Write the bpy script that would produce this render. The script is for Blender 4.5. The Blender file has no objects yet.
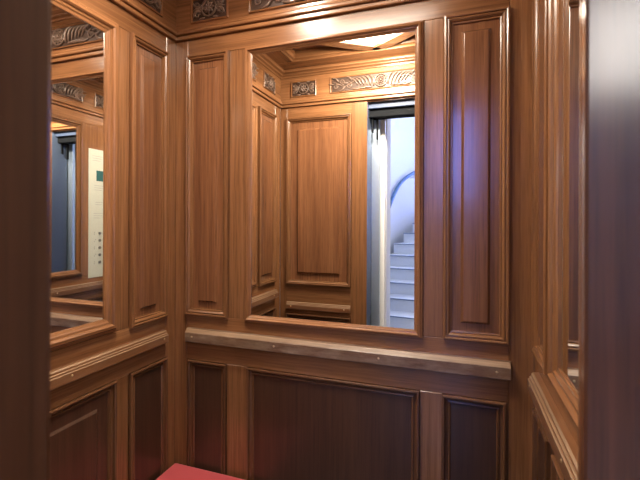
import bpy, bmesh, math, random
from mathutils import Matrix, Vector
random.seed(7)
scene = bpy.context.scene
COL = scene.collection
PI = math.pi

# ------------------------------------------------------------------ dimensions (metres)
L, R = -1.1247, 0.220          # cabin side walls
FRONT, BACK = 0.348, 1.400     # cabin front and back faces
ZC = 2.2086                    # underside of the cornice
ZF = 2.424                     # top of the frieze
ZCEIL = 2.50
PT, PB = 2.139, 1.075          # top and bottom of the upper panels
LT, LB = 0.890, 0.190          # lower panels
DL, DR = -0.540, 0.084         # doorway
DOORTOP = 2.200
CX = (L + R) / 2

# ------------------------------------------------------------------ materials
def new_mat(name):
    m = bpy.data.materials.new(name); m.use_nodes = True
    nt = m.node_tree; b = nt.nodes['Principled BSDF']
    return m, nt, b

def plain(name, col, rough=.5, metal=0, spec=.5):
    m, nt, b = new_mat(name)
    n = nt.nodes.new('ShaderNodeTexNoise'); n.inputs['Scale'].default_value = 40; n.inputs['Detail'].default_value = 4
    tc = nt.nodes.new('ShaderNodeTexCoord'); nt.links.new(tc.outputs['Object'], n.inputs['Vector'])
    r = nt.nodes.new('ShaderNodeValToRGB')
    r.color_ramp.elements[0].color = (*[c * .94 for c in col], 1); r.color_ramp.elements[1].color = (*[min(1, c * 1.05) for c in col], 1)
    nt.links.new(n.outputs['Fac'], r.inputs['Fac']); nt.links.new(r.outputs['Color'], b.inputs['Base Color'])
    b.inputs['Roughness'].default_value = rough; b.inputs['Metallic'].default_value = metal
    b.inputs['Specular IOR Level'].default_value = spec
    return m

def wood(name, axis, dark, mid, light, rough=.25, coat=.35, wear=0.0):
    m, nt, b = new_mat(name); N, K = nt.nodes.new, nt.links.new
    tc = N('ShaderNodeTexCoord'); oi = N('ShaderNodeObjectInfo')
    off = N('ShaderNodeVectorMath'); off.operation = 'SCALE'; off.inputs['Scale'].default_value = 13.7
    comb = N('ShaderNodeCombineXYZ')
    for i in range(3): K(oi.outputs['Random'], comb.inputs[i])
    K(comb.outputs[0], off.inputs[0])
    add = N('ShaderNodeVectorMath'); add.operation = 'ADD'
    K(tc.outputs['Object'], add.inputs[0]); K(off.outputs[0], add.inputs[1])
    def noise(across, along, detail, rough_, dist=0):
        mp = N('ShaderNodeMapping'); s = [across] * 3; s[axis] = along
        mp.inputs['Scale'].default_value = s
        n = N('ShaderNodeTexNoise'); n.inputs['Scale'].default_value = 1; n.inputs['Detail'].default_value = detail
        n.inputs['Roughness'].default_value = rough_; n.inputs['Distortion'].default_value = dist
        K(add.outputs[0], mp.inputs['Vector']); K(mp.outputs[0], n.inputs['Vector']); return n
    fig = noise(16, .9, 3, .5, .6)
    grain = noise(260, 7, 3, .6)
    fine = noise(110, 2.0, 2, .5)
    mx = N('ShaderNodeMath'); mx.operation = 'MULTIPLY_ADD'; mx.inputs[1].default_value = .42; K(fine.outputs['Fac'], mx.inputs[0])
    m2 = N('ShaderNodeMath'); m2.operation = 'MULTIPLY'; m2.inputs[1].default_value = .58; K(fig.outputs['Fac'], m2.inputs[0])
    K(m2.outputs[0], mx.inputs[2])
    rp = N('ShaderNodeValToRGB'); e = rp.color_ramp.elements
    e[0].position = .24; e[0].color = (*dark, 1); e[1].position = .78; e[1].color = (*light, 1)
    q = e.new(.5); q.color = (*mid, 1)
    K(mx.outputs[0], rp.inputs['Fac'])
    pore = N('ShaderNodeMapRange'); pore.inputs['From Min'].default_value = .3; pore.inputs['From Max'].default_value = .52
    pore.inputs['To Min'].default_value = .68; pore.inputs['To Max'].default_value = 1.0
    K(grain.outputs['Fac'], pore.inputs['Value'])
    tone = N('ShaderNodeMapRange'); tone.inputs['To Min'].default_value = .84; tone.inputs['To Max'].default_value = 1.14
    K(oi.outputs['Random'], tone.inputs['Value'])
    mm = N('ShaderNodeMath'); mm.operation = 'MULTIPLY'; K(pore.outputs[0], mm.inputs[0]); K(tone.outputs[0], mm.inputs[1])
    vs = N('ShaderNodeVectorMath'); vs.operation = 'SCALE'; K(rp.outputs['Color'], vs.inputs[0]); K(mm.outputs[0], vs.inputs['Scale'])
    out = vs.outputs[0]
    if wear:
        wn = N('ShaderNodeTexNoise'); wn.inputs['Scale'].default_value = 30; wn.inputs['Detail'].default_value = 6; wn.inputs['Roughness'].default_value = .7
        mp = N('ShaderNodeMapping'); s = [1.2] * 3; s[axis] = .35; mp.inputs['Scale'].default_value = s
        K(add.outputs[0], mp.inputs['Vector']); K(mp.outputs[0], wn.inputs['Vector'])
        wr = N('ShaderNodeMapRange'); wr.inputs['From Min'].default_value = .40; wr.inputs['From Max'].default_value = .72
        wr.inputs['To Max'].default_value = wear; K(wn.outputs['Fac'], wr.inputs['Value'])
        mix = N('ShaderNodeMix'); mix.data_type = 'RGBA'
        K(wr.outputs[0], mix.inputs['Factor']); K(out, mix.inputs['A']); mix.inputs['B'].default_value = (.38, .29, .21, 1)
        out = mix.outputs['Result']
    K(out, b.inputs['Base Color'])
    b.inputs['Roughness'].default_value = rough
    b.inputs['Coat Weight'].default_value = coat; b.inputs['Coat Roughness'].default_value = .15
    bp = N('ShaderNodeBump'); bp.inputs['Strength'].default_value = .03; bp.inputs['Distance'].default_value = .001
    K(grain.outputs['Fac'], bp.inputs['Height']); K(bp.outputs[0], b.inputs['Normal'])
    return m

DK, MD, LI = (.110, .045, .018), (.205, .090, .036), (.310, .148, .064)
M = {}
M['v'] = wood('wood_upright_grain', 2, DK, MD, LI)
M['hx'] = wood('wood_level_grain', 0, DK, MD, LI)
M['hy'] = wood('wood_level_grain_side', 1, DK, MD, LI)
M['field'] = wood('wood_panel_veneer', 2, (.090, .036, .016), (.160, .067, .029), (.235, .106, .048), rough=.24)
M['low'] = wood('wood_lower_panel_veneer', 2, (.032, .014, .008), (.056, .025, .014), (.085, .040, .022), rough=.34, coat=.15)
M['rail'] = wood('wood_worn_rail', 0, (.075, .035, .018), (.14, .072, .038), (.22, .125, .07), rough=.40, coat=.15, wear=.5)
M['lowm'] = wood('wood_lower_moulding', 2, (.065, .028, .013), (.12, .053, .024), (.18, .085, .041))
M['lowmx'] = wood('wood_lower_moulding_level', 0, (.065, .028, .013), (.12, .053, .024), (.18, .085, .041))
M['worn'] = wood('wood_worn_highlight_edge', 0, (.18, .10, .052), (.27, .17, .098), (.38, .26, .165), rough=.4, coat=.2)  # pale rail edges: wear plus a top highlight painted into the colour
M['rail2'] = wood('wood_rail', 0, (.10, .038, .015), (.17, .068, .027), (.25, .11, .045), rough=.3, coat=.35, wear=.16)
M['carve'] = wood('wood_carving', 0, (.085, .050, .035), (.150, .095, .068), (.22, .145, .105), rough=.28, coat=.5)
M['ground'] = wood('wood_carving_ground', 0, (.025, .012, .007), (.05, .024, .014), (.08, .04, .022), rough=.5, coat=.1)
M['ceil'] = wood('wood_ceiling_veneer', 0, (.15, .066, .034), (.21, .098, .052), (.28, .14, .078), rough=.3)
m, nt, b = new_mat('mirror_silver'); b.inputs['Metallic'].default_value = 1; b.inputs['Roughness'].default_value = 0
b.inputs['Base Color'].default_value = (.90, .91, .90, 1); M['mirror'] = m
m, nt, b = new_mat('lamp_diffuser'); b.inputs['Base Color'].default_value = (.9, .88, .82, 1)
b.inputs['Emission Color'].default_value = (1, .87, .72, 1); b.inputs['Emission Strength'].default_value = 33; M['lamp'] = m
m, nt, b = new_mat('window_glass'); nt.nodes.remove(b)
g1 = nt.nodes.new('ShaderNodeBsdfTransparent'); g2 = nt.nodes.new('ShaderNodeBsdfGlossy'); g2.inputs['Roughness'].default_value = 0
mx = nt.nodes.new('ShaderNodeMixShader'); mx.inputs[0].default_value = .06
nt.links.new(g1.outputs[0], mx.inputs[1]); nt.links.new(g2.outputs[0], mx.inputs[2])
nt.links.new(mx.outputs[0], nt.nodes['Material Output'].inputs['Surface']); M['glass'] = m
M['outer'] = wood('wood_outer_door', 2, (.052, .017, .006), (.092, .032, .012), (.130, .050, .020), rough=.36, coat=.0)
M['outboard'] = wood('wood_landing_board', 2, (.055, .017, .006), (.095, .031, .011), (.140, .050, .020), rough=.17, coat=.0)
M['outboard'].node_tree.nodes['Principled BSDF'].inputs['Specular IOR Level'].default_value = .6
M['brass'] = plain('brass_screw', (.75, .62, .40), .3, 1)
M['white'] = plain('white_plaster', (.82, .84, .86), .7)
M['paint'] = plain('white_gloss_paint', (.84, .86, .86), .35)
M['alu'] = plain('brushed_aluminium', (.54, .66, .80), .35, .8)
M['dark'] = plain('black_door_gear', (.003, .004, .006), .8, 0, .15)
M['fascia'] = plain('blue_grey_fascia', (.045, .065, .12), .5, 0, .3)
M['lining'] = plain('blue_grey_door_lining', (.12, .16, .25), .25, .2)
M['steel'] = plain('blue_grey_steel', (.05, .13, .26), .35)
M['stone'] = plain('pale_stair_stone', (.70, .73, .76), .45)
M['nosing'] = plain('grey_stair_nosing', (.20, .26, .35), .5)
M['lfloor'] = plain('landing_floor', (.20, .20, .20), .4)
M['mat'] = plain('dark_cabin_floor', (.03, .022, .02), .7)
M['cream'] = plain('cream_plate', (.52, .53, .45), .4)
M['ink'] = plain('grey_printing', (.30, .32, .30), .5)
M['screen'] = plain('dark_green_display', (.03, .10, .10), .2)
M['button'] = plain('button_metal', (.22, .22, .20), .3, .7)
# red velvet
m, nt, b = new_mat('red_velvet'); n = nt.nodes.new('ShaderNodeTexNoise'); n.inputs['Scale'].default_value = 350; n.inputs['Detail'].default_value = 3
tc = nt.nodes.new('ShaderNodeTexCoord'); nt.links.new(tc.outputs['Object'], n.inputs['Vector'])
r = nt.nodes.new('ShaderNodeValToRGB'); r.color_ramp.elements[0].color = (.38, .030, .037, 1); r.color_ramp.elements[1].color = (.50, .050, .058, 1)
nt.links.new(n.outputs['Fac'], r.inputs['Fac']); nt.links.new(r.outputs['Color'], b.inputs['Base Color'])
b.inputs['Roughness'].default_value = .9; b.inputs['Sheen Weight'].default_value = .4; M['velvet'] = m

# ------------------------------------------------------------------ mesh helpers
class MB:
    def __init__(s): s.bm = bmesh.new(); s.mats = []
    def mi(s, m):
        if m not in s.mats: s.mats.append(m)
        return s.mats.index(m)
    def box(s, lo, hi, m, bevel=0, seg=1):
        i = s.mi(m); lo = list(lo); hi = list(hi)
        for k in range(3):
            if lo[k] > hi[k]: lo[k], hi[k] = hi[k], lo[k]
        r = bmesh.ops.create_cube(s.bm, size=1)['verts']
        for v in r:
            for k in range(3): v.co[k] = (lo[k] + hi[k]) / 2 + v.co[k] * (hi[k] - lo[k])
        fs = set(f for v in r for f in v.link_faces)
        for f in fs: f.material_index = i
        if bevel:
            es = set(e for v in r for e in v.link_edges)
            o = bmesh.ops.bevel(s.bm, geom=list(es), offset=bevel, segments=seg, affect='EDGES', profile=.5)
            for f in o['faces']: f.material_index = i
    def face(s, pts, i):
        f = s.bm.faces.new([s.bm.verts.new(p) for p in pts]); f.material_index = i; return f
    def frame(s, w, h, prof, mv, mh, y0=0, z0=0, x0=0):
        """mitred moulding round a w x h rectangle (bottom centre at x0, z0); prof = (inset, rise)"""
        iv, ih = s.mi(mv), s.mi(mh); rings = []
        for (sx, sz) in ((-1, 0), (1, 0), (1, 1), (-1, 1)):
            ring = []
            for d, t in prof:
                x = sx * (w / 2 - d); z = (h - d) if sz else d
                ring.append(s.bm.verts.new((x0 + x, y0 - t, z0 + z)))
            rings.append(ring)
        for k in range(4):
            a, c = rings[k], rings[(k + 1) % 4]
            for j in range(len(prof) - 1):
                f = s.bm.faces.new((a[j], a[j + 1], c[j + 1], c[j])); f.material_index = ih if k % 2 == 0 else iv
    def tube(s, pts, rad, m, n=8, flat=1.0, cap=True):
        i = s.mi(m); pts = [Vector(p) for p in pts]; rings = []
        for k, p in enumerate(pts):
            t = (pts[min(k + 1, len(pts) - 1)] - pts[max(k - 1, 0)]).normalized()
            up = Vector((0, 1, 0)) if abs(t.y) < .9 else Vector((1, 0, 0))
            a = t.cross(up).normalized(); c = a.cross(t).normalized()
            r = rad[k] if isinstance(rad, (list, tuple)) else rad
            rings.append([s.bm.verts.new(p + a * r * math.cos(q) + c * r * flat * math.sin(q)) for q in [2 * PI * j / n for j in range(n)]])
        for k in range(len(rings) - 1):
            for j in range(n):
                f = s.bm.faces.new((rings[k][j], rings[k][(j + 1) % n], rings[k + 1][(j + 1) % n], rings[k + 1][j])); f.material_index = i; f.smooth = True
        if cap:
            for rg in (rings[0], rings[-1]):
                f = s.bm.faces.new(rg); f.material_index = i
    def dome(s, c, rx, ry, rz, m, nu=10, nv=5):
        i = s.mi(m); r = bmesh.ops.create_uvsphere(s.bm, u_segments=nu, v_segments=nv * 2, radius=1)['verts']
        for v in r: v.co = Vector((c[0] + v.co.x * rx, c[1] + v.co.y * ry, c[2] + v.co.z * rz))
        for f in set(f for v in r for f in v.link_faces): f.material_index = i; f.smooth = True
    def prism(s, poly, z0, z1, m, mtop=None):
        i = s.mi(m); j = s.mi(mtop or m)
        a = [s.bm.verts.new((x, y, z0)) for x, y in poly]; c = [s.bm.verts.new((x, y, z1)) for x, y in poly]
        n = len(poly)
        for k in range(n):
            f = s.bm.faces.new((a[k], a[(k + 1) % n], c[(k + 1) % n], c[k])); f.material_index = i
        s.bm.faces.new(a).material_index = i; s.bm.faces.new(c).material_index = j
    def build(s, name, parent=None, loc=(0, 0, 0), rot=0, label=None):
        bmesh.ops.recalc_face_normals(s.bm, faces=s.bm.faces[:])
        me = bpy.data.meshes.new(name); s.bm.to_mesh(me); s.bm.free()
        for m in s.mats: me.materials.append(M[m])
        o = bpy.data.objects.new(name, me); COL.objects.link(o)
        o.location = loc; o.rotation_euler = (0, 0, rot)
        if parent: o.parent = parent
        if label: o['label'] = label
        return o

def tag(o, label, cat, group=None, kind=None):
    o['label'] = label; o['category'] = cat
    if group: o['group'] = group
    if kind: o['kind'] = kind
    return o
def thing(name, label, cat, loc, rot=0, group=None):
    o = bpy.data.objects.new(name, None); COL.objects.link(o); o.empty_display_size = .05
    o.location = loc; o.rotation_euler = (0, 0, rot)
    return tag(o, label, cat, group)

# sides: local x runs along the wall, local -y stands out of it into the cabin
ROT = dict(back=0, left=PI / 2, right=-PI / 2, front=PI)
def at(side, u, z):
    return {'back': (u, BACK, z), 'left': (L, u, z), 'right': (R, u, z), 'front': (u, FRONT, z)}[side]
def wbox(mb, side, u0, u1, z0, z1, d0, d1, m, bevel=0):
    """box on a wall in world space; d = how far it stands out into the cabin"""
    if side == 'back': lo, hi = (u0, BACK - d1, z0), (u1, BACK - d0, z1)
    elif side == 'front': lo, hi = (u0, FRONT + d0, z0), (u1, FRONT + d1, z1)
    elif side == 'left': lo, hi = (L + d0, u0, z0), (L + d1, u1, z1)
    else: lo, hi = (R - d1, u0, z0), (R - d0, u1, z1)
    mb.box(lo, hi, m, bevel)
HM = dict(back='hx', front='hx', left='hy', right='hy')

# ------------------------------------------------------------------ cabin walls
def wall(side, name, label, u0, u1, stiles, rails, thick=.05):
    mb = MB(); wbox(mb, side, u0, u1, 0, 2.56, -thick, -.006, 'v')
    w = mb.build(name); tag(w, label, 'wall', kind='structure')
    for a, c, z0, z1 in stiles:
        q = MB(); wbox(q, side, a, c, z0, z1, -.0065, 0, 'v', .0018); q.build('stile', w)
    for a, c, z0, z1 in rails:
        q = MB(); wbox(q, side, a, c, z0, z1, -.0065, 0, HM[side], .0018); q.build('rail', w)
    q = MB(); wbox(q, side, u0, u1, ZC, ZF + .05, -.0065, 0, HM[side]); q.build('frieze_board', w)
    return w

bs = [(L, -1.066), (-.867, -.793), (-.115, -.050), (.149, R)]
wall('back', 'wall_back', 'panelled mahogany back wall of the lift cabin', L - .05, R + .05,
     [(L, -1.066, 0, ZC), (.149, R, 0, ZC), (-.867, -.793, 1.075, PT), (-.115, -.05, 1.075, PT), (-.874, -.78, LB, LT), (-.125, -.052, LB, LT)],
     [(-1.066, .149, PT, ZC), (-1.066, .149, LT, PB), (-1.066, .149, 0, LB)])
sy = [(FRONT, .431), (.665, .700), (1.088, 1.148), (1.342, BACK)]
wall('left', 'wall_left', 'panelled mahogany left wall of the lift cabin', FRONT, BACK,
     [(FRONT, .431, 0, ZC), (1.342, BACK, 0, ZC), (.665, .70, PB, PT), (1.088, 1.148, PB, PT), (.665, .70, LB, .908), (1.088, 1.148, LB, .908)],
     [(.431, 1.342, PT, ZC), (.431, 1.342, .908, PB), (.431, 1.342, 0, LB)])
wall('right', 'wall_right', 'panelled mahogany right wall with the control plate', FRONT, BACK,
     [(FRONT, .431, 0, ZC), (1.342, BACK, 0, ZC), (.431, .70, PB, PT), (1.088, 1.148, PB, PT), (.665, .70, LB, .908), (1.088, 1.148, LB, .908)],
     [(.431, 1.342, PT, ZC), (.431, 1.342, .908, PB), (.431, 1.342, 0, LB)])
# front wall: left piece, right piece and the header over the doorway
mb = MB()
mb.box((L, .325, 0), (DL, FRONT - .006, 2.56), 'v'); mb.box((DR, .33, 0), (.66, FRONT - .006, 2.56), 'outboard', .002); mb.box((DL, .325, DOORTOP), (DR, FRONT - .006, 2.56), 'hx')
wf = mb.build('wall_front'); tag(wf, 'panelled mahogany front wall around the lift doorway', 'wall', kind='structure')
for a, c, z0, z1 in [(L, -1.077, 0, ZC), (-.638, DL + .0, 0, ZC), (DR, R, 0, ZC)]:
    q = MB(); wbox(q, 'front', a, c, z0, z1, -.0065, 0, 'v', .0018); q.build('stile', wf)
for z0, z1 in [(2.135, ZC), (.857, 1.05), (0, LB)]:
    q = MB(); wbox(q, 'front', -1.077, -.638, z0, z1, -.0065, 0, 'hx', .0012); q.build('rail', wf)
q = MB(); wbox(q, 'front', L, R, ZC, ZF + .05, -.0065, 0, 'hx'); q.build('frieze_board', wf)
q = MB(); q.box((DL - .015, .205, 0), (DL + .001, FRONT - .004, DOORTOP), 'lining', .002); q.build('door_jamb', wf, label='blue-grey metal door lining')

mb = MB(); mb.box((L - .05, .19, -.06), (R + .05, BACK + .05, 0), 'mat'); tag(mb.build('floor'), 'dark floor of the lift cabin', 'floor', kind='structure')

# ------------------------------------------------------------------ cornice and crown mouldings
def run_profile(name, prof, label, zbase):
    """moulding round the whole cabin, prof = (stand-out, height)"""
    mb = MB(); rings = []
    for (X, sx, Y, sy_) in ((L, 1, FRONT, 1), (R, -1, FRONT, 1), (R, -1, BACK, -1), (L, 1, BACK, -1)):
        rings.append([mb.bm.verts.new((X + sx * d, Y + sy_ * d, zbase + z)) for d, z in prof])
    for k in range(4):
        i = mb.mi('hx' if k % 2 == 0 else 'hy')
        for j in range(len(prof)):
            j2 = (j + 1) % len(prof)
            f = mb.bm.faces.new((rings[k][j], rings[k][j2], rings[(k + 1) % 4][j2], rings[(k + 1) % 4][j])); f.material_index = i
    tag(mb.build(name), label, 'moulding', kind='structure')
run_profile('trim_1', [(0, 0), (.012, 0), (.014, .003), (.014, .013), (.008, .0135), (.008, .018), (.019, .0185), (.022, .022), (.022, .031), (.013, .0315), (.013, .036), (.015, .0365), (.014, .045), (.006, .0455), (.006, .053), (0, .056)],
            'stepped wooden cornice under the carved frieze', ZC)
run_profile('trim_2', [(0, -.022), (.006, -.020), (.008, -.012), (.022, -.006), (.024, .000), (.040, .006), (.042, .012), (.048, .018), (.048, .03), (0, .03)],
            'wooden crown moulding where the frieze meets the ceiling', ZF)

# ------------------------------------------------------------------ ceiling
mb = MB(); mb.box((L - .05, .20, ZCEIL), (R + .05, BACK + .05, ZCEIL + .06), 'ceil')
ce = mb.build('ceiling'); tag(ce, 'coffered mahogany ceiling of the lift cabin', 'ceiling', kind='structure')
BW = .152; zb = ZF + .018
def beam(lo, hi, m): q = MB(); q.box(lo, hi, m, .004, 2); q.build('border_beam', ce)
beam((L, FRONT, zb), (R, FRONT + BW, ZCEIL), 'hx'); beam((L, BACK - BW, zb), (R, BACK, ZCEIL), 'hx')
beam((L, FRONT + BW, zb), (L + BW, BACK - BW, ZCEIL), 'hy'); beam((R - BW, FRONT + BW, zb), (R, BACK - BW, ZCEIL), 'hy')
ix0, ix1, iy0, iy1 = L + BW, R - BW, FRONT + BW, BACK - BW
my = (iy0 + iy1) / 2
corners = [(CX, iy0), (ix1, my), (CX, iy1), (ix0, my)]
for k in range(4):
    a, c = Vector((*corners[k], 0)), Vector((*corners[(k + 1) % 4], 0))
    t = (c - a).normalized(); n = Vector((-t.y, t.x, 0)) * .032; ext = t * .012
    poly = [(a - ext + n)[:2], (c + ext + n)[:2], (c + ext - n)[:2], (a - ext - n)[:2]]
    q = MB(); q.prism(poly, zb + .004, ZCEIL, 'hx'); q.build('rib', ce)
# inner bead of the coffer
q = MB(); pts = [(ix0, iy0), (ix1, iy0), (ix1, iy1), (ix0, iy1)]
rings = []
for (X, sx, Y, s2) in ((ix0, 1, iy0, 1), (ix1, -1, iy0, 1), (ix1, -1, iy1, -1), (ix0, 1, iy1, -1)):
    rings.append([q.bm.verts.new((X + sx * d, Y + s2 * d, z)) for d, z in [(0, zb + .012), (.014, zb + .016), (.020, zb + .03), (.020, ZCEIL), (0, ZCEIL)]])
for k in range(4):
    i = q.mi('hx' if k % 2 == 0 else 'hy')
    for j in range(4):
        f = q.bm.faces.new((rings[k][j], rings[k][j + 1], rings[(k + 1) % 4][j + 1], rings[(k + 1) % 4][j])); f.material_index = i
q.build('coffer_bead', ce)
# the lit diamond between the ribs
lt = thing('ceiling_light', 'glowing white light panel between two diagonal ribs of the ceiling', 'ceiling light', (CX, my, ZCEIL))
base = Vector(((ix0 + ix1) / 2 - CX, (iy0 - my) * .42))
tri = [Vector((0, iy0 - my + .055)), Vector((ix1 - CX - .085, -.006)), Vector((ix0 - CX + .085, -.006))]
def inset(f): return [base + (p - base) * f for p in tri]
q = MB(); i = q.mi('lamp')
lay = [(1.0, -.004), (.985, -.012), (.80, -.060), (.70, -.072)]
rg = [[q.bm.verts.new((p.x, p.y, z)) for p in inset(f)] for f, z in lay]
for a, c in zip(rg, rg[1:]):
    for k in range(3): q.bm.faces.new((a[k], a[(k + 1) % 3], c[(k + 1) % 3], c[k])).material_index = i
q.bm.faces.new(rg[-1]).material_index = i; q.bm.faces.new(rg[0]).material_index = i
q.build('diffuser', lt)
q = MB(); a, c = inset(1.0), inset(1.045)
for k in range(3):
    k2 = (k + 1) % 3
    q.prism([a[k][:2], a[k2][:2], c[k2][:2], c[k][:2]], -.014, 0, 'dark')
q.build('light_frame', lt)
q = MB(); q.box((ix0 + .02, my - .026, zb + .006), (ix1 - .02, my + .026, ZCEIL), 'hx', .003); q.build('rib', ce)

t = thing('added_ceiling_fill', 'small round recessed spotlight in the rear left of the lift ceiling', 'spotlight', (-.68, .97, ZCEIL))  # unseen fitting added to brighten the left side of the cabin
q = MB(); n_ = 24; i = q.mi('brass')
rg = [[q.bm.verts.new((r_ * math.cos(2 * PI * k / n_), r_ * math.sin(2 * PI * k / n_), z_)) for k in range(n_)] for r_, z_ in ((.060, 0), (.058, -.006), (.050, -.010), (.045, -.006))]
for a, c in zip(rg, rg[1:]):
    for k in range(n_): q.bm.faces.new((a[k], a[(k + 1) % n_], c[(k + 1) % n_], c[k])).material_index = i
q.build('trim_ring', t)
q = MB(); q.tube([(0, 0, 0), (0, 0, -.007)], .045, 'lamp', 24); q.build('lens', t)

# ------------------------------------------------------------------ raised panels
UP = [(0, 0), (0, .014), (.002, .017), (.007, .018), (.010, .016), (.0105, .009), (.0125, .009), (.013, .014), (.016, .0145), (.020, .011), (.0225, .007), (.0228, .002), (.0245, .002), (.025, .0055), (.0285, .004), (.029, -.004)]
LOW = [(0, 0), (0, .010), (.002, .013), (.006, .0135), (.009, .011), (.010, .002), (.018, -.001), (.0195, .004), (.024, .005), (.0255, .003), (.028, .000), (.028, -.0055)]
def panel(side, u0, u1, z0, z1, label, field=True, mat='field', prof=UP, ins=.056, group='upper wood panels of the lift'):
    t = thing('wood_panel', label, 'panel', at(side, (u0 + u1) / 2, z0), ROT[side], group)
    w, h = u1 - u0, z1 - z0
    lo_ = prof is LOW
    q = MB(); q.frame(w, h, prof, 'lowm' if lo_ else 'v', 'lowmx' if lo_ else 'hx'); q.build('moulding', t)
    q = MB(); d = prof[-1][0] - .002
    if field:
        fx, fz = w / 2 - ins, ins
        i = q.mi(mat)
        seq = [(w / 2 - d, d, -.002), (fx + .001, fz - .001, -.0025), (fx - .0065, fz + .0065, .0075 if prof is UP else .003), (fx - .008, fz + .008, .008 if prof is UP else .0035)]
        rg = [[q.bm.verts.new(p) for p in ((-x, -y, z), (x, -y, z), (x, -y, h - z), (-x, -y, h - z))] for x, z, y in seq]
        for a, c in zip(rg, rg[1:]):
            for k in range(4): q.bm.faces.new((a[k], a[(k + 1) % 4], c[(k + 1) % 4], c[k])).material_index = i
        q.bm.faces.new(rg[-1]).material_index = i
        q.bm.faces.new([q.bm.verts.new(p) for p in ((-w/2+d, .006, d), (w/2-d, .006, d), (w/2-d, .006, h-d), (-w/2+d, .006, h-d))]).material_index = i
        q.build('raised_field', t)
    else:
        q.box((-w / 2 + d, -.0005, d), (w / 2 - d, .006, h - d), mat); q.build('flat_field', t)
    return t
GL = 'lower wood panels of the lift'
panel('back', -1.066, -.867, PB, PT, 'tall raised wood panel on the back wall, left of the large mirror')
panel('back', -.050, .149, PB, PT, 'tall violet-sheened raised wood panel on the back wall, right of the large mirror')
panel('left', 1.148, 1.342, PB, PT, 'tall raised wood panel on the left wall between the side mirror and the back corner')
panel('left', .431, .665, PB, PT, 'tall raised panel at the front of the left wall, seen in the back mirror')
panel('right', 1.148, 1.342, PB, PT, 'tall raised wood panel at the back end of the right wall, seen edge-on')
panel('front', -1.077, -.638, 1.05, 2.135, 'wide raised wood panel beside the doorway, seen in the back mirror', ins=.075)
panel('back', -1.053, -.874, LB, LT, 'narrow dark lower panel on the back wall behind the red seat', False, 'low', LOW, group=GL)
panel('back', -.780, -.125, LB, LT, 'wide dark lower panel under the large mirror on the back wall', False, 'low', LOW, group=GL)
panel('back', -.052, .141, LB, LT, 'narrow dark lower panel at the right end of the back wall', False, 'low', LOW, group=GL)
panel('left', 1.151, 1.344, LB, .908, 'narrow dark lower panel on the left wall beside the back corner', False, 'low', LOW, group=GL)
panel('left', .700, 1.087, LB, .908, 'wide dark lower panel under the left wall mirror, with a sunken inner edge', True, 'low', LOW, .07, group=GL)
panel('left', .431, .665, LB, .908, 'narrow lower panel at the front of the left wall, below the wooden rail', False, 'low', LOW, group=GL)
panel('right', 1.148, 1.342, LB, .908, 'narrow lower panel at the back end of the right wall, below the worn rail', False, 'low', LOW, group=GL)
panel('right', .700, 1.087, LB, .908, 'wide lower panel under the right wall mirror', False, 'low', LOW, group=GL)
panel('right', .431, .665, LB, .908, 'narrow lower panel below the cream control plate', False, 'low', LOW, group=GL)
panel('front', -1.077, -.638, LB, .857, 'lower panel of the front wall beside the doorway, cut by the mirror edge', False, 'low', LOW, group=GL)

# ------------------------------------------------------------------ mirrors
def mirror(side, u0, u1, z0, z1, fw, label):
    t = thing('wall_mirror', label, 'mirror', at(side, (u0 + u1) / 2, z0), ROT[side], 'mirrors of the lift cabin')
    w, h = u1 - u0, z1 - z0
    k = fw / .048
    prof = [(0, 0), (0, .010), (.003, .014), (.010, .015), (.012, .018), (.015, .022), (.024, .024), (.028, .020), (.030, .015), (.036, .014), (.040, .010), (.047, .007), (.048, .002)]
    q = MB(); q.frame(w, h, [(d * k, y * (.6 + .4 * k)) for d, y in prof], 'v', 'hx'); q.build('frame', t)
    q = MB(); q.box((-w / 2 + fw - .004, -.003, fw - .004), (w / 2 - fw + .004, .004, h - fw + .004), 'mirror'); q.build('mirror_glass', t)
mirror('back', -.793, -.115, 1.067, 2.137, .029, 'large wood-framed mirror on the back wall, showing the doorway and stairs')
mirror('left', .700, 1.088, 1.080, 2.140, .052, 'wall mirror in a wooden frame on the left wall, reflecting the control plate')
mirror('right', .700, 1.092, 1.080, 2.140, .048, 'wall mirror in a wooden frame on the right wall, seen nearly edge-on')

# ------------------------------------------------------------------ bump rails
def bump_rail(side, u0, u1, z0, z1, screws, label, mat='rail2'):
    t = thing('bump_rail', label, 'rail', at(side, (u0 + u1) / 2, z0), ROT[side], 'wooden bump rails of the lift')
    w, h, d = u1 - u0, z1 - z0, (.016 if side == 'front' else .030)
    q = MB(); i = q.mi(mat)
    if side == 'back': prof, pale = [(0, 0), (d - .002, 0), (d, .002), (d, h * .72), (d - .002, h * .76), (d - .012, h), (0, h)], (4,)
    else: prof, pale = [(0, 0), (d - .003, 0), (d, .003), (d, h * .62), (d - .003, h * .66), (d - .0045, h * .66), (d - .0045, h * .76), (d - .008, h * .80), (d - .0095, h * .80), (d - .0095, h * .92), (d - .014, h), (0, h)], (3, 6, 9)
    rg = [[q.bm.verts.new((sx * (w / 2 - (.0 if k in (0, len(prof) - 1) else .004)), -y, z)) for k, (y, z) in enumerate(prof)] for sx in (-1, 1)]
    wi = q.mi('worn')  # upper facets paler: wear and painted highlight together
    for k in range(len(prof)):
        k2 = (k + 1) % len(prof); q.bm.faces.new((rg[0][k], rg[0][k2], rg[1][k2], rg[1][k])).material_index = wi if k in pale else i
    q.bm.faces.new(rg[0]).material_index = i; q.bm.faces.new(rg[1]).material_index = i
    q.build('rail_bar', t)
    sg = {'back': 1, 'left': 1, 'right': -1, 'front': -1}[side]
    for s in screws:
        q = MB(); q.dome((sg * (s - (u0 + u1) / 2), -d, h * .42), .0042, .002, .0042, 'brass', 10, 3); q.build('screw', t)
bump_rail('back', -1.057, .156, .970, 1.022, (-1.02, -.655, -.26, .112), 'long scuffed wooden bump rail across the back wall under the mirror', 'rail')
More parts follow.
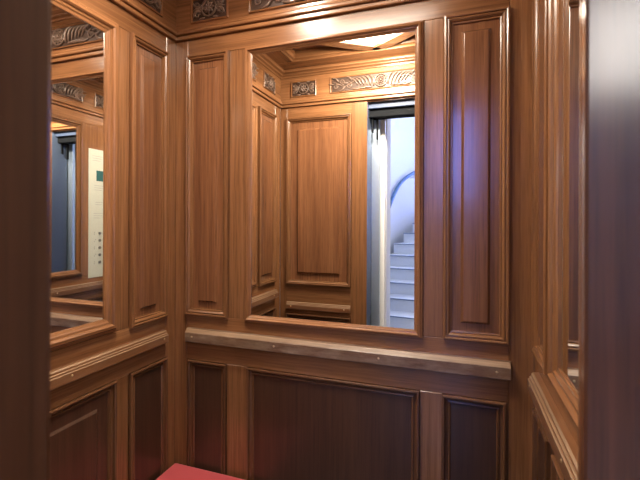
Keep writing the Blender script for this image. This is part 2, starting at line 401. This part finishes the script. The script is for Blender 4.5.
bump_rail('left', .431, 1.329, .975, 1.023, (1.30, .90, .50), 'wooden bump rail along the left wall under the side mirror')
bump_rail('right', .431, 1.315, .972, 1.024, (1.28, .90, .50), 'wooden bump rail running along the right wall towards the doorway')
bump_rail('front', -1.076, -.640, .888, .934, (-1.04, -.68), 'short bump rail on the front wall, seen in the back mirror')

# ------------------------------------------------------------------ carved frieze panels
def spiral(cx, cz, r0, turns, dirn, start, y):
    pts = []
    n = int(18 * turns)
    for k in range(n + 1):
        f = k / n; a = start + dirn * 2 * PI * turns * f; r = r0 * (1 - .82 * f)
        pts.append((cx + r * math.cos(a), y, cz + r * math.sin(a)))
    return pts
def leaf(q, p0, p1, bend, wid, y, m='carve'):
    p0, p1 = Vector((p0[0], y, p0[1])), Vector((p1[0], y, p1[1])); d = p1 - p0; nrm = Vector((-d.z, 0, d.x))
    pts, rad = [], []
    for k in range(9):
        f = k / 8; b = math.sin(PI * f) * bend + f * f * bend * .6
        p = p0 + d * f + nrm * b; p.y = y - .004 * math.sin(PI * f); pts.append(p)
        rad.append(max(.0008, wid * (math.sin(PI * min(1, .12 + f * .88)) ** .7)))
    q.tube(pts, rad, m, 8, .8)
def carving(side, uc, w, kind, label):
    z0, h = 2.272, .104
    t = thing('carved_panel', label, 'carving', at(side, uc, z0), ROT[side], 'carved panels of the frieze')
    q = MB(); q.frame(w, h, [(0, 0), (0, .006), (.003, .008), (.006, .007), (.009, .002), (.010, -.004)], 'v', 'hx'); q.build('moulding', t)
    q = MB(); q.box((-w / 2 + .008, -.001, .008), (w / 2 - .008, .004, h - .008), 'ground'); q.build('sunk_ground', t)
    cz, y = h / 2, -.004
    q = MB()
    if kind == 'small':
        n = 26
        q.tube([(.033 * math.cos(2 * PI * k / n), y - .002, cz + .033 * math.sin(2 * PI * k / n)) for k in range(n + 1)], .0042, 'carve', 8, 1, False)
        for k in range(8):
            a = 2 * PI * k / 8; leaf(q, (.006 * math.cos(a), cz + .006 * math.sin(a)), (.027 * math.cos(a), cz + .027 * math.sin(a)), .08, .0062, y - .001)
        q.dome((0, y - .003, cz), .008, .007, .008, 'carve')
        q.build('rosette', t)
        for sx in (-1, 1):
            q = MB()
            for sz in (-1, 1):
                q.tube(spiral(sx * .056, cz + sz * .020, .015, 1.4, sx * sz, PI if sx > 0 else 0, y), [.0042 - .0022 * k / 25 for k in range(26)], 'carve', 7)
                leaf(q, (sx * .036, cz + sz * .006), (sx * .070, cz + sz * .036), sx * sz * -.25, .005, y)
                leaf(q, (sx * .020, cz + sz * .036), (sx * .046, cz + sz * .038), sx * sz * .12, .0042, y)
            leaf(q, (sx * .040, cz), (sx * .074, cz), .0, .006, y)
            q.build('scrollwork', t)
    else:
        n = 28
        for r, tr in ((.037, .0038), (.024, .003)):
            q.tube([(r * math.cos(2 * PI * k / n), y - .004, cz + r * math.sin(2 * PI * k / n)) for k in range(n + 1)], tr, 'carve', 8, 1, False)
        for k in range(10):
            a = 2 * PI * k / 10; q.dome((.015 * math.cos(a), y - .004, cz + .015 * math.sin(a)), .0052, .006, .0052, 'carve', 8, 3)
            a += PI / 10; q.dome((.0305 * math.cos(a), y - .003, cz + .0305 * math.sin(a)), .0042, .005, .0042, 'carve', 8, 3)
        q.dome((0, y - .006, cz), .009, .008, .009, 'carve')
        q.build('rosette', t)
        hw = w / 2 - .014
        for sx in (-1, 1):
            q = MB()
            # curved plumes fanning away from the rosette
            for k in range(6):
                x = .044 + k * .020
                leaf(q, (sx * x, cz - .030 + k * .003), (sx * (x + .040 + k * .006), cz + .036 - k * .003), sx * .22, .0075 - k * .0005, y - .002)
            for k in range(3):
                leaf(q, (sx * (.055 + k * .03), cz - .034), (sx * (.115 + k * .035), cz - .018 - k * .004), sx * -.12, .0055, y)
            # long running stem and end scrolls
            st = [(sx * (.12 + (hw - .12) * f), y - .001, cz + .016 * math.sin(f * 2.4 * PI + .5)) for f in [j / 24 for j in range(25)]]
            q.tube(st, [.0046 - .0018 * j / 24 for j in range(25)], 'carve', 8)
            for k, (f, sg) in enumerate(((.42, 1), (.66, -1), (.88, 1))):
                x = .12 + (hw - .12) * f
                q.tube(spiral(sx * x, cz - sg * .012, .020 - k * .002, 1.5, sx * sg, PI / 2 * sg, y), [.0042 - .0022 * j / 27 for j in range(28)], 'carve', 7)
                leaf(q, (sx * (x - .02), cz + sg * .012), (sx * (x + .028), cz + sg * .034), sx * sg * .25, .0055, y)
                leaf(q, (sx * (x + .004), cz + sg * .006), (sx * (x + .044), cz + sg * .018), sx * sg * -.2, .005, y)
            q.build('scrollwork', t)
carving('back', -.9615, .176, 'small', 'small square carved rosette in the back frieze above the panel left of the mirror')
carving('back', -.4545, .650, 'wide', 'long carved scrollwork panel in the back frieze above the large mirror')
carving('back', .0515, .176, 'small', 'small square carved rosette at the right end of the back frieze')
carving('left', 1.230, .166, 'small', 'small carved rosette in the left frieze beside the back corner')
carving('left', .880, .360, 'wide', 'long carved panel in the left frieze above the side mirror')
carving('left', .520, .160, 'small', 'small carved rosette in the left frieze near the doorway, seen in the back mirror')
carving('right', 1.230, .166, 'small', 'small carved rosette in the right frieze beside the back corner')
carving('right', .880, .360, 'wide', 'long carved panel in the right frieze above the right wall mirror')
carving('right', .520, .160, 'small', 'small carved rosette in the right frieze above the control plate')
carving('front', -.9615, .176, 'small', 'small carved rosette in the front frieze above the wide panel, seen in the back mirror')
carving('front', -.4545, .650, 'wide', 'long brightly lit carved scrollwork panel over the doorway, seen in the back mirror')
carving('front', .0515, .176, 'small', 'small carved rosette in the front frieze at the right end over the doorway')

# ------------------------------------------------------------------ control plate
t = thing('control_panel', 'cream control plate with display and buttons on the right wall, seen in the left mirror', 'control panel', at('right', .575, 1.055), ROT['right'])
w, h = .150, .915
q = MB(); q.box((-w / 2, -.004, 0), (w / 2, 0, h), 'cream', .0015); q.build('face_plate', t)
q = MB(); q.box((.0 - .012, -.0055, .690), (.060, -.0035, .765), 'screen', .001); q.build('display', t, label='dark green display window')
for zz, x0_, x1_, n_ in ((.865, -.045, .040, 3), (.655, -.030, .050, 3), (.535, -.02, .045, 2), (.455, -.035, .050, 3)):
    q = MB()
    for k in range(n_): q.box((x0_, -.0046, zz - k * .016), (x1_ - k * .008, -.0038, zz + .003 - k * .016), 'ink')
    q.box((x0_ - .002, -.0041, zz - .016 * (n_ - 1) - .004), (x1_ + .002, -.0035, zz + .007), 'cream'); q.build('printed_notice', t)
for k in range(5):
    z = .315 - k * .052
    q = MB(); q.tube([(.018, -.004, z), (.018, -.009, z)], .0105, 'button', 14); q.build('button', t)
    q = MB()
    for j in range(2): q.dome((-.026 + .010 * (k % 2 and j or 0), -.004, z - .006 + j * .012), .005, .0015, .004, 'ink', 8, 2)
    q.build('button_mark', t)

# ------------------------------------------------------------------ red corner seat
sx0, sx1, sy0, sy1 = L + .016, -.700, 1.030, BACK - .016
t = thing('corner_seat', 'red velvet seat tucked into the back left corner of the lift', 'seat', ((sx0 + sx1) / 2, (sy0 + sy1) / 2, 0))
hw, hd = (sx1 - sx0) / 2, (sy1 - sy0) / 2
q = MB(); q.box((-hw, -hd, .372), (hw, hd, .463), 'velvet', .010, 3); q.build('cushion', t, label='red velvet cushion')
q = MB(); q.box((-hw + .01, -hd + .01, .345), (hw - .01, hd - .001, .372), 'hx', .003); q.build('seat_board', t)
for a in (-1, 1):
    for c in (-1, 1):
        q = MB(); q.box((a * (hw - .045) - .018, c * (hd - .045) - .018, 0), (a * (hw - .045) + .018, c * (hd - .045) + .018, .345), 'v', .003); q.build('leg', t)

# ------------------------------------------------------------------ doorway: sliding leaves, door gear
d2 = thing('door_2', 'pale metal sliding lift doors folded back at the left side of the doorway', 'door', (-.55, .15, 0)); d2['kind'] = 'structure'
q = MB(); q.box((-.16, .020, .012), (.060, .046, 2.135), 'alu', .003, 2); q.build('sliding_leaf', d2)
q = MB(); q.box((-.16, -.032, .012), (.086, -.004, 2.135), 'paint', .003, 2); q.build('sliding_leaf', d2)
t = thing('door_gear', 'black door track with hangers under the doorway header, seen in the back mirror', 'door track', (-.23, .255, 2.115))
q = MB(); q.box((-.31, -.035, .0), (.31, .040, .052), 'dark', .003); q.build('track', t)
q = MB(); q.box((-.31, -.010, .050), (.31, .062, .086), 'fascia', .002); q.build('fascia', t, label='blue-grey metal fascia')
for x, y, ln in ((-.292, .010, .09), (-.268, -.020, .13)):
    q = MB(); q.box((x - .005, y - .010, -ln), (x + .005, y + .010, .0), 'dark', .002); q.build('hanger', t)

# ------------------------------------------------------------------ open landing door leaf close to the camera, left
d1 = thing('door_1', 'narrow brown wooden door leaf standing open at the left edge of the view', 'door', (-.2225, 0, 0)); d1['kind'] = 'structure'
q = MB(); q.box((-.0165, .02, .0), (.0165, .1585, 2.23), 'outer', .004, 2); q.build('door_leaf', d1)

# ------------------------------------------------------------------ landing outside the lift
YW = -.06
mb = MB()
mb.box((-1.35, YW, 0), (-.46, .10, 2.25), 'white'); mb.box((.62, YW, 0), (2.5, .10, 2.25), 'white'); mb.box((-1.35, YW, 2.25), (2.5, .10, 4.3), 'white')
lw = mb.build('wall_lift'); tag(lw, 'white landing wall around the lift opening', 'wall', kind='structure')
mb = MB(); mb.box((-1.35, .10, 0), (-1.30, .40, 2.6), 'dark'); mb.box((.66, .10, 0), (.71, .40, 2.6), 'dark'); mb.box((-1.3, .10, 2.56), (.66, .40, 2.6), 'dark')
tag(mb.build('trim_3'), 'dark lining of the lift shaft gap', 'lining', kind='structure')
mb = MB(); mb.box((-1.35, -5.0, -.06), (2.5, .18, 0), 'lfloor'); tag(mb.build('floor_landing'), 'pale floor of the stair landing', 'floor', kind='structure')
SX0, SX1, SY0, SY1 = -1.0, .2, -4.2, -2.0
mb = MB(); mb.box((-1.35, -5.1, 4.3), (2.5, SY0, 4.36), 'white'); mb.box((-1.35, SY1, 4.3), (2.5, .10, 4.36), 'white'); mb.box((-1.35, SY0, 4.3), (SX0, SY1, 4.36), 'white'); mb.box((SX1, SY0, 4.3), (2.5, SY1, 4.36), 'white')
tag(mb.build('ceiling_landing'), 'white ceiling of the stairwell', 'ceiling', kind='structure')
# curved white wall on the left of the stairs
CW = [(-1.12, YW), (-1.12, -1.6), (-1.115, -2.6), (-1.10, -3.2), (-1.06, -3.6), (-.98, -3.95), (-.87, -4.25), (-.74, -4.52), (-.56, -4.75), (-.30, -4.90)]
def smooth_path(P, n=6):
    out = []
    for k in range(len(P) - 1):
        p0, p1, p2, p3 = P[max(k - 1, 0)], P[k], P[k + 1], P[min(k + 2, len(P) - 1)]
        for j in range(n):
            f = j / n
            out.append(tuple(.5 * (2 * b + (c - a) * f + (2 * a - 5 * b + 4 * c - d) * f * f + (3 * b - a - 3 * c + d) * f ** 3) for a, b, c, d in zip(p0, p1, p2, p3)))
    return out + [P[-1]]
path = smooth_path(CW)
mb = MB(); i = mb.mi('white'); cols = []
for k, (x, y) in enumerate(path):
    a = Vector(path[max(k - 1, 0)]); c = Vector(path[min(k + 1, len(path) - 1)]); tt = (c - a).normalized(); n = Vector((tt.y, -tt.x)) * .1
    if n.x > 0: n = -n
    cols.append([mb.bm.verts.new(v) for v in ((x, y, 0), (x, y, 4.3), (x + n.x, y + n.y, 4.3), (x + n.x, y + n.y, 0))])
for a, c in zip(cols, cols[1:]):
    for j in range(4):
        f = mb.bm.faces.new((a[j], a[(j + 1) % 4], c[(j + 1) % 4], c[j])); f.material_index = i; f.smooth = True
tag(mb.build('wall_stair'), 'white curved wall beside the stairs', 'wall', kind='structure')
# far wall with two added, unseen windows
WX0, WX1, WZ0, WZ1 = -.76, .70, 1.85, 3.55
VX0, VX1, VZ0, VZ1 = 1.35, 2.30, 3.00, 4.18
mb = MB(); y0, y1 = -5.02, -4.92
mb.box((-1.35, y0, 0), (WX0, y1, 4.3), 'white'); mb.box((WX1, y0, 0), (VX0, y1, 4.3), 'white'); mb.box((VX1, y0, 0), (2.5, y1, 4.3), 'white'); mb.box((VX0, y0, 0), (VX1, y1, VZ0), 'white'); mb.box((VX0, y0, VZ1), (VX1, y1, 4.3), 'white'); mb.box((WX0, y0, 0), (WX1, y1, WZ0), 'white'); mb.box((WX0, y0, WZ1), (WX1, y1, 4.3), 'white')
tag(mb.build('wall_far'), 'white end wall of the stairwell with two windows', 'wall', kind='structure')
def window(name, label, c, w, h, rot):
    t = thing(name, label, 'window', c, rot); t['kind'] = 'structure'
    q = MB(); q.frame(w, h, [(0, 0), (0, .03), (.045, .03), (.05, .0), (.05, -.03), (0, -.03), (0, 0)], 'paint', 'paint')
    q.box((-.015, -.02, .04), (.015, .02, h - .04), 'paint'); q.build('window_frame', t)
    q = MB(); q.box((-w / 2 + .045, -.003, .045), (w / 2 - .045, .003, h - .045), 'glass'); q.build('window_pane', t)
window('added_window_1', 'tall stairwell window in the end wall', ((WX0 + WX1) / 2, -4.97, WZ0), WX1 - WX0, WZ1 - WZ0, PI)  # unseen, added to throw the blue sheen on the back wall
window('added_window_2', 'high stairwell window at the right end of the end wall', ((VX0 + VX1) / 2, -4.97, VZ0), VX1 - VX0, VZ1 - VZ0, PI)  # unseen, added for the bright reflection on the right-hand board
A, B, C0, C1 = -2.0, -.7, 2.0, 3.8
mb = MB(); mb.box((2.4, -5.1, 0), (2.5, A, 4.3), 'white'); mb.box((2.4, B, 0), (2.5, .1, 4.3), 'white'); mb.box((2.4, A, 0), (2.5, B, C0), 'white'); mb.box((2.4, A, C1), (2.5, B, 4.3), 'white')
tag(mb.build('wall_landing'), 'white side wall of the landing with a window', 'wall', kind='structure')
window('added_window_3', 'landing window in the side wall', (2.45, (A + B) / 2, C0), B - A, C1 - C0, -PI / 2)  # unseen, added as fill for the landing and door reveal

# winding stairs
st = thing('staircase', 'pale stone stairs winding up to the right outside the lift, seen in the back mirror', 'stairs', (0, 0, 0))
def wall_x(y):
    for (xa, ya), (xb, yb) in zip(path, path[1:]):
        if yb <= y <= ya: return xa + (xb - xa) * (y - ya) / (yb - ya if yb != ya else 1)
    return path[-1][0]
NS = 10
nos = []
for k in range(1, NS + 2):
    yl = -1.89 - .28 * (k - 1)
    tilt = .16 - .022 * k
    xl = wall_x(yl) + .012 if k < 7 else {7: -.97, 8: -.855, 9: -.74, 10: -.62, 11: -.5, 12: -.4}[k]
    xr = -.36 + max(0, k - 8) * .05
    nos.append(((xl, yl), (xr, yl + (xr - xl) * tilt)))
for k in range(NS):
    (a, b_), (c, d) = nos[k]; (a2, b2), (c2, d2_) = nos[k + 1]
    z = .16 * (k + 1)
    q = MB(); q.prism([(a, b_), (c, d), (c2, d2_ - .02), (a2, b2 - .02)], max(0, z - .17), z - .014, 'stone')
    q.prism([(a, b_ + .018), (c, d + .018), (c2, d2_ - .02), (a2, b2 - .02)], z - .014, z, 'nosing', 'stone'); q.build('step', st)

# landing handrail on the curved wall
t = thing('handrail', 'blue-grey tubular handrail curving up the white stair wall, seen in the back mirror', 'handrail', (0, 0, 0))
hp = [(-1.05, -3.05, 1.42), (-1.035, -3.35, 1.62), (-1.005, -3.62, 1.83), (-.955, -3.86, 2.03), (-.885, -4.07, 2.17), (-.79, -4.30, 2.28), (-.69, -4.50, 2.36), (-.55, -4.66, 2.46)]
sp = smooth_path(hp, 5)
q = MB(); q.tube(sp, .030, 'steel', 12); q.build('rail_tube', t)
for k in (8, 17, 27):
    x, y, z = sp[k]; wx = wall_x(y)
    q = MB(); q.tube([(x, y, z - .02), (x + .01, y, z - .07), ((x + wx) / 2 - .0, y, z - .085), (wx + .006, y, z - .085)], .010, 'paint', 8); q.build('bracket', t, label='white wall bracket')

# ------------------------------------------------------------------ light
def area(name, loc, rot, sx_, sy_, power, col):
    l = bpy.data.lights.new(name, 'AREA'); l.shape = 'RECTANGLE'; l.size = sx_; l.size_y = sy_; l.energy = power; l.color = col
    o = bpy.data.objects.new(name, l); COL.objects.link(o); o.location = loc; o.rotation_euler = rot; return o
BLUE = (.52, .70, 1.0)
area('fill_stair_window', ((WX0 + WX1) / 2, -5.06, (WZ0 + WZ1) / 2), (-PI / 2, 0, PI), 1.46, 1.70, 150, (.17, .26, 1.0))  # deep blue lamp behind the added stair window
area('fill_high_window', ((VX0 + VX1) / 2, -5.06, (VZ0 + VZ1) / 2), (-PI / 2, 0, PI), .93, 1.15, 85, (1.0, .93, .86))  # lamp behind the added high window
area('fill_skylight', ((SX0 + SX1) / 2, (SY0 + SY1) / 2, 4.40), (0, 0, 0), 1.2, 2.2, 16, (.80, .88, 1.0))  # unseen skylight, added to brighten the stairs and landing walls
area('fill_side_window', (2.54, (A + B) / 2, (C0 + C1) / 2), (0, PI / 2, 0), C1 - C0, B - A, 25, (1.0, .96, .90))  # fill lamp behind the added side window
l = bpy.data.lights.new('added_front_fill', 'AREA'); l.shape = 'DISK'; l.size = .16; l.energy = 40; l.color = (1, .86, .68)  # extra lamp added under the diffuser, aimed to brighten the front wall
o = bpy.data.objects.new('added_front_fill', l); COL.objects.link(o); o.location = (-.40, .74, ZCEIL - .078)
o.rotation_euler = Vector((-.18, -.8, -.62)).to_track_quat('-Z', 'Y').to_euler()
l = bpy.data.lights.new('added_ceiling_fill_lamp', 'AREA'); l.shape = 'DISK'; l.size = .085; l.energy = 14; l.color = (1, .86, .70)  # lamp of the added ceiling fitting
o = bpy.data.objects.new('added_ceiling_fill_lamp', l); COL.objects.link(o); o.location = (-.68, .97, ZCEIL - .016)
wd = bpy.data.worlds.new('World'); scene.world = wd; wd.use_nodes = True
wn = wd.node_tree; bg = wn.nodes['Background']
bg.inputs['Color'].default_value = (.60, .76, 1.0, 1); bg.inputs['Strength'].default_value = .6

# ------------------------------------------------------------------ camera
cd = bpy.data.cameras.new('Camera'); cam = bpy.data.objects.new('Camera', cd); COL.objects.link(cam)
cd.sensor_width = 36; cd.sensor_fit = 'HORIZONTAL'; cd.lens = 403.227 / 640 * 36; cd.shift_y = -18.47 / 640
cd.clip_start = .01
cam.matrix_world = Matrix.Translation((0, 0, 1.46)) @ Matrix.Rotation(math.radians(19.0613), 4, 'Z') @ Matrix.Rotation(math.radians(90), 4, 'X') @ Matrix.Rotation(math.radians(.217), 4, 'Z')
cd.dof.use_dof = True; cd.dof.focus_distance = 2.0; cd.dof.aperture_fstop = 9
scene.camera = cam
scene.cycles.max_bounces = 14; scene.cycles.glossy_bounces = 10; scene.cycles.diffuse_bounces = 6
scene.cycles.use_denoising = True
vs = scene.view_settings; vs.view_transform = 'Standard'; vs.look = 'None'; vs.exposure = 0; vs.gamma = 1
